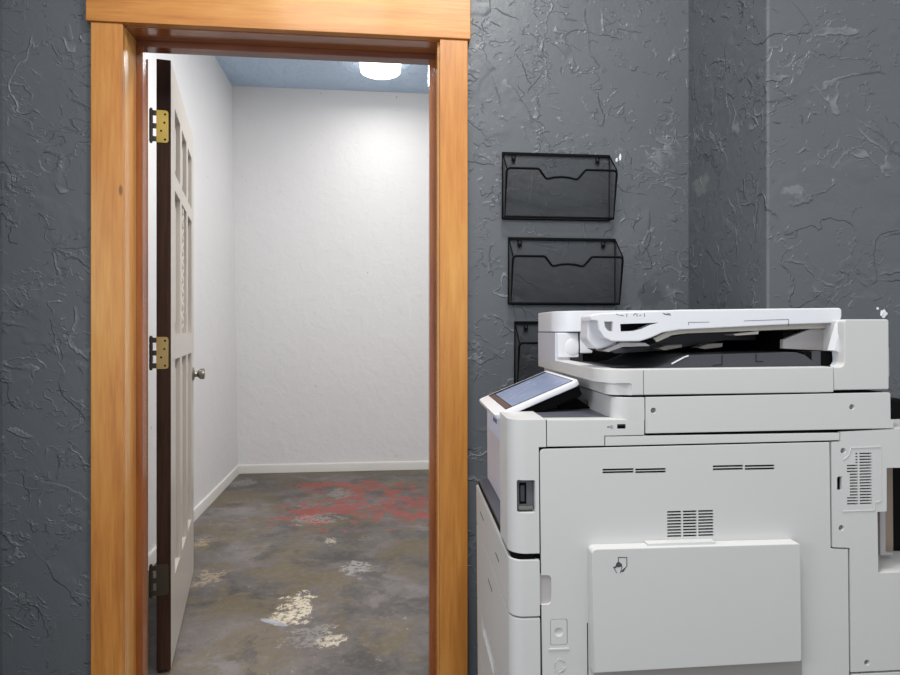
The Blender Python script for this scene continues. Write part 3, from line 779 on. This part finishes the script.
P('cavity_rear', box(((0.5662,1.0986)[0], .081, 1.024), ((0.6391,1.1005)[0], .36, 1.135)), m_black, smooth=False)
P('cavity_floor', box(((0.5790,1.0805)[0], .0365, 1.024), ((0.6391,1.1005)[0], .09, (0.6130,1.0973)[1])), m_black, smooth=False)
# feeder unit on the far side: lid, posts, roller housing
b = prism(fillet([((uA, .345), .07), (.69, .345), (.69, VW), ((uA, VW), .004)]), (0.2196,1.1370)[1], (0.1787,1.1872)[1], 'w', bev=.0025, bev_back=True)
lid = P('feeder_lid', b, m_pl)
b = prism(fillet([(uA, .365), (uA + .036, .365), (uA + .036, VW), (uA, VW)]), wl1 - .003, (0.2196,1.1351)[1], 'w', bev=.0015)
P('feeder_post', b, m_pw2, fdr)
(a0, a1), (c0, c1) = (0.1867,1.1344), (0.2290,1.0860)
P('roller_housing', box((a0 - .01, .36, 1.075), (c0, .43, a1), .003), m_pl, lid)
s = bmesh.new(); bmesh.ops.create_uvsphere(s, u_segments=20, v_segments=12, radius=1)
(mx_, mz_) = (0.2145,1.1005)
bmesh.ops.transform(s, matrix=Matrix.Translation((mx_, .361, mz_)) @ Matrix.Diagonal((.021, .0035, .022, 1)), verts=s.verts); P('roller_bulge', s, m_pl, lid)
P('post_gap', box(((0.2278,1.1172)[0], .358, 1.085), ((0.2302,1.1172)[0], .40, a1)), m_black, lid)
P('inner_post', box(((0.2305,1.1172)[0], .355, 1.085), ((0.2610,1.1169)[0], .43, a1), .003), m_pl, lid)
# document tray: S curved plate with looped end
V0 = .045
q = [((0.1662,1.1702), .006), (0.1836,1.1735), (0.3397,1.1794), ((0.6642,1.1811), .006), ((0.6640,1.1514), .016), (0.5585,1.1491), (0.3394,1.1404), ((0.3060,1.1356), .02), (0.2824,1.1255), ((0.2609,1.1192), .02), (0.2064,1.1193), ((0.1914,1.1263), .008), ((0.1814,1.1416), .008), (0.1781,1.1587), (0.1661,1.1598)]
dt = P('document_tray', prism(fillet(q), V0, .115, bev=.003), m_pl)
cb = bmesh.new()
prism(fillet([(0.1916,1.1577), (0.2083,1.1576), (0.2081,1.1383), ((0.1988,1.1405), .004), ((0.1931,1.1472), .004)]), .03, .06, bm=cb)
prism([(0.2226,1.1527), (0.2983,1.1548), (0.2807,1.1504), (0.2650,1.1429), (0.2493,1.1392), (0.2236,1.1382)], .03, .10, bm=cb)
cut(dt, cb)
P('loop_inner', prism([(0.1950,1.1588), (0.2146,1.1587), (0.2144,1.1375), (0.1978,1.1376)], .0585, .0605), m_grip, dt)
P('slot_inside', prism([(0.2264,1.1547), (0.3064,1.1569), (0.2865,1.1493), (0.2706,1.1417), (0.2548,1.1379), (0.2272,1.1370)], .07, .0720), m_black, dt)
# rounded skirt of the tray end
q = [(0.1692,1.1615), (0.1985,1.1613), ((0.2014,1.1395), .01), ((0.2104,1.1255), .01), (0.2286,1.1193), (0.2245,1.1134), ((0.2041,1.1066), .01), ((0.1839,1.1032), .014), ((0.1669,1.1219), .02)]
P('tray_end_roll', prism(fillet(q, 6), .075, .125, bev=.012, seg=4), m_pl, dt)
# beige layer and tabs beneath
q = [(0.1970,1.1011), (0.2111,1.1078), (0.2293,1.1175), (0.2778,1.1161), (0.2878,1.1098), (0.2332,1.1084), (0.2050,1.0990)]
P('under_layer', prism(q, .062, .12, bev=.001), m_grip, dt)
q = [(0.2942,1.1250), (0.3205,1.1375), (0.3549,1.1422), (0.6514,1.1529), (0.6492,1.1415), (0.5805,1.1400), (0.3589,1.1335), (0.3305,1.1302), (0.3002,1.1171)]
P('under_layer', prism(q, .06, .30, bev=.001), m_beige, dt)
q = [(0.2723,1.1195), (0.2903,1.1259), (0.3042,1.1162), (0.2802,1.1112)]
P('layer_hinge', prism(q, .066, .28), m_black, dt)
P('tray_underside', prism([(0.2441,1.0981), (0.3190,1.1060), (0.3634,1.1229), (0.4302,1.1331), (0.6422,1.1358), (0.6420,1.1160), (0.4973,1.1173), (0.3632,1.0969), (0.2572,1.0915)], .18, .345), m_char, dt)
tabs = [[(0.3345,1.1032), (0.3557,1.1086), (0.3854,1.1098), (0.3854,1.1044), (0.3471,1.0979)],
        [(0.4195,1.1032), (0.4409,1.1105), (0.4731,1.1123), (0.4709,1.1040), (0.4344,1.0997)],
        [(0.4526,1.1315), (0.5060,1.1370), (0.5050,1.1307), (0.4587,1.1283)]]
for i, t in enumerate(tabs): P('paper_tab', prism(t, .14 if i < 2 else .062, .17 if i < 2 else .10, bev=.0006), m_beige, dt)
# fine lines and printed marks on the tray side
mk = bmesh.new()
stroke([(0.3560,1.1498), (0.3561,1.1548), (0.3968,1.1553)], .0009, V0 - .0003, V0 + .001, mk); mk2 = bmesh.new(); stroke([(0.4664,1.1571), (0.5556,1.1594), (0.5555,1.1464)], .0009, V0 - .0003, V0 + .001, mk2)
P('tray_seam', mk, m_mark, dt); P('tray_seam', mk2, m_mark, dt)
mk = bmesh.new()
for x, w, y in ((617.5, 1.2, 314.4), (620.5, 2.2, 315.2), (626.6, .8, 315.4), (634.5, 1.2, 315), (637, .8, 314.6), (640, 1.0, 315), (644.2, .9, 315)): pass
for (a, c) in (((0.2156,1.1714), (0.2194,1.1699)), ((0.2223,1.1695), (0.2289,1.1686)), ((0.2356,1.1720), (0.2355,1.1667)), ((0.2484,1.1689), (0.2527,1.1727)), ((0.2554,1.1723), (0.2554,1.1670)), ((0.2601,1.1681), (0.2632,1.1696)), ((0.2695,1.1722), (0.2702,1.1669))):
    stroke([a, c], .0013, V0 - .0003, V0 + .001, mk)
P('printed_symbols', mk, m_mark, dt); mk = bmesh.new()
for (a, c) in (((0.3063,1.1727), (0.3141,1.1700)), ((0.3092,1.1708), (0.3212,1.1692)), ((0.3141,1.1719), (0.3200,1.1715))):
    stroke([a, c], .0014, V0 - .0003, V0 + .001, mk)
P('printed_wordmark', mk, m_mark, dt)
# casters
for (u, v) in ((.07, .07), (.07, VW - .07), (.64, .07), (.64, VW - .07)):
    lift = u * .0079
    c = P('caster', cyl((u, v, .031 - lift), .031, .022, 'v', seg=24), m_black)
    P('caster_stem', box((u - .014, v - .014, .045 - lift), (u + .014, v + .014, .096), .003), m_greymetal, c)

# ------------------------------------------------------------------ light
def area(name, loc, size, size_y, power, rot=(0, 0, 0), color=(1, 1, 1)):
    l = bpy.data.lights.new(name, 'AREA'); l.shape = 'RECTANGLE'; l.size = size; l.size_y = size_y; l.energy = power; l.color = color
    o = bpy.data.objects.new(name, l); COL.objects.link(o); o.location = loc; o.rotation_euler = rot
    return o
area('ceiling_lamp', (.38, -1.2, 3.0), .35, .35, 36, color=(1, .98, .95))
area('ceiling_lamp_rear', (-.30, -1.9, 3.0), .6, .6, 31, color=(1, .98, .96))
dl_ = area('drum_lamp_bulb', (lx, ly, BZ - .112),  .24, .24, 6, color=(1, .97, .93)); dl_.data.shape = 'DISK'
area('inner_fill_light', (.1, 1.1, BZ - .02), .4, .4, 44, color=(1, .985, .97))  # added fill that brightens the back room, no fixture of its own

area('left_cool_fill', (-2.3, -2.4, 1.7), .9, 1.1, 20, rot=(PI / 2, 0, -math.radians(62)), color=(.86, .90, 1))  # added cool fill for the printer's front faces, no window behind it

wd = bpy.data.worlds.new('world'); SC.world = wd; wd.use_nodes = True
bg = wd.node_tree.nodes['Background']; bg.inputs[0].default_value = (.90, .95, 1, 1); bg.inputs[1].default_value = .84

# ------------------------------------------------------------------ camera
cd = bpy.data.cameras.new('camera'); cam = bpy.data.objects.new('camera', cd); COL.objects.link(cam)
cam.location = (0, -1.96, 1.143); cam.rotation_euler = (PI / 2, 0, -math.radians(6.0))
cd.sensor_width = 36; cd.lens = 36 * 630 / 900; cd.shift_y = -(337.5 - 330) / 900; cd.clip_start = .02
SC.camera = cam
vs = SC.view_settings
vs.view_transform = 'Standard'; vs.look = 'None'; vs.gamma = 1; vs.use_curve_mapping = False; vs.exposure = 0.0
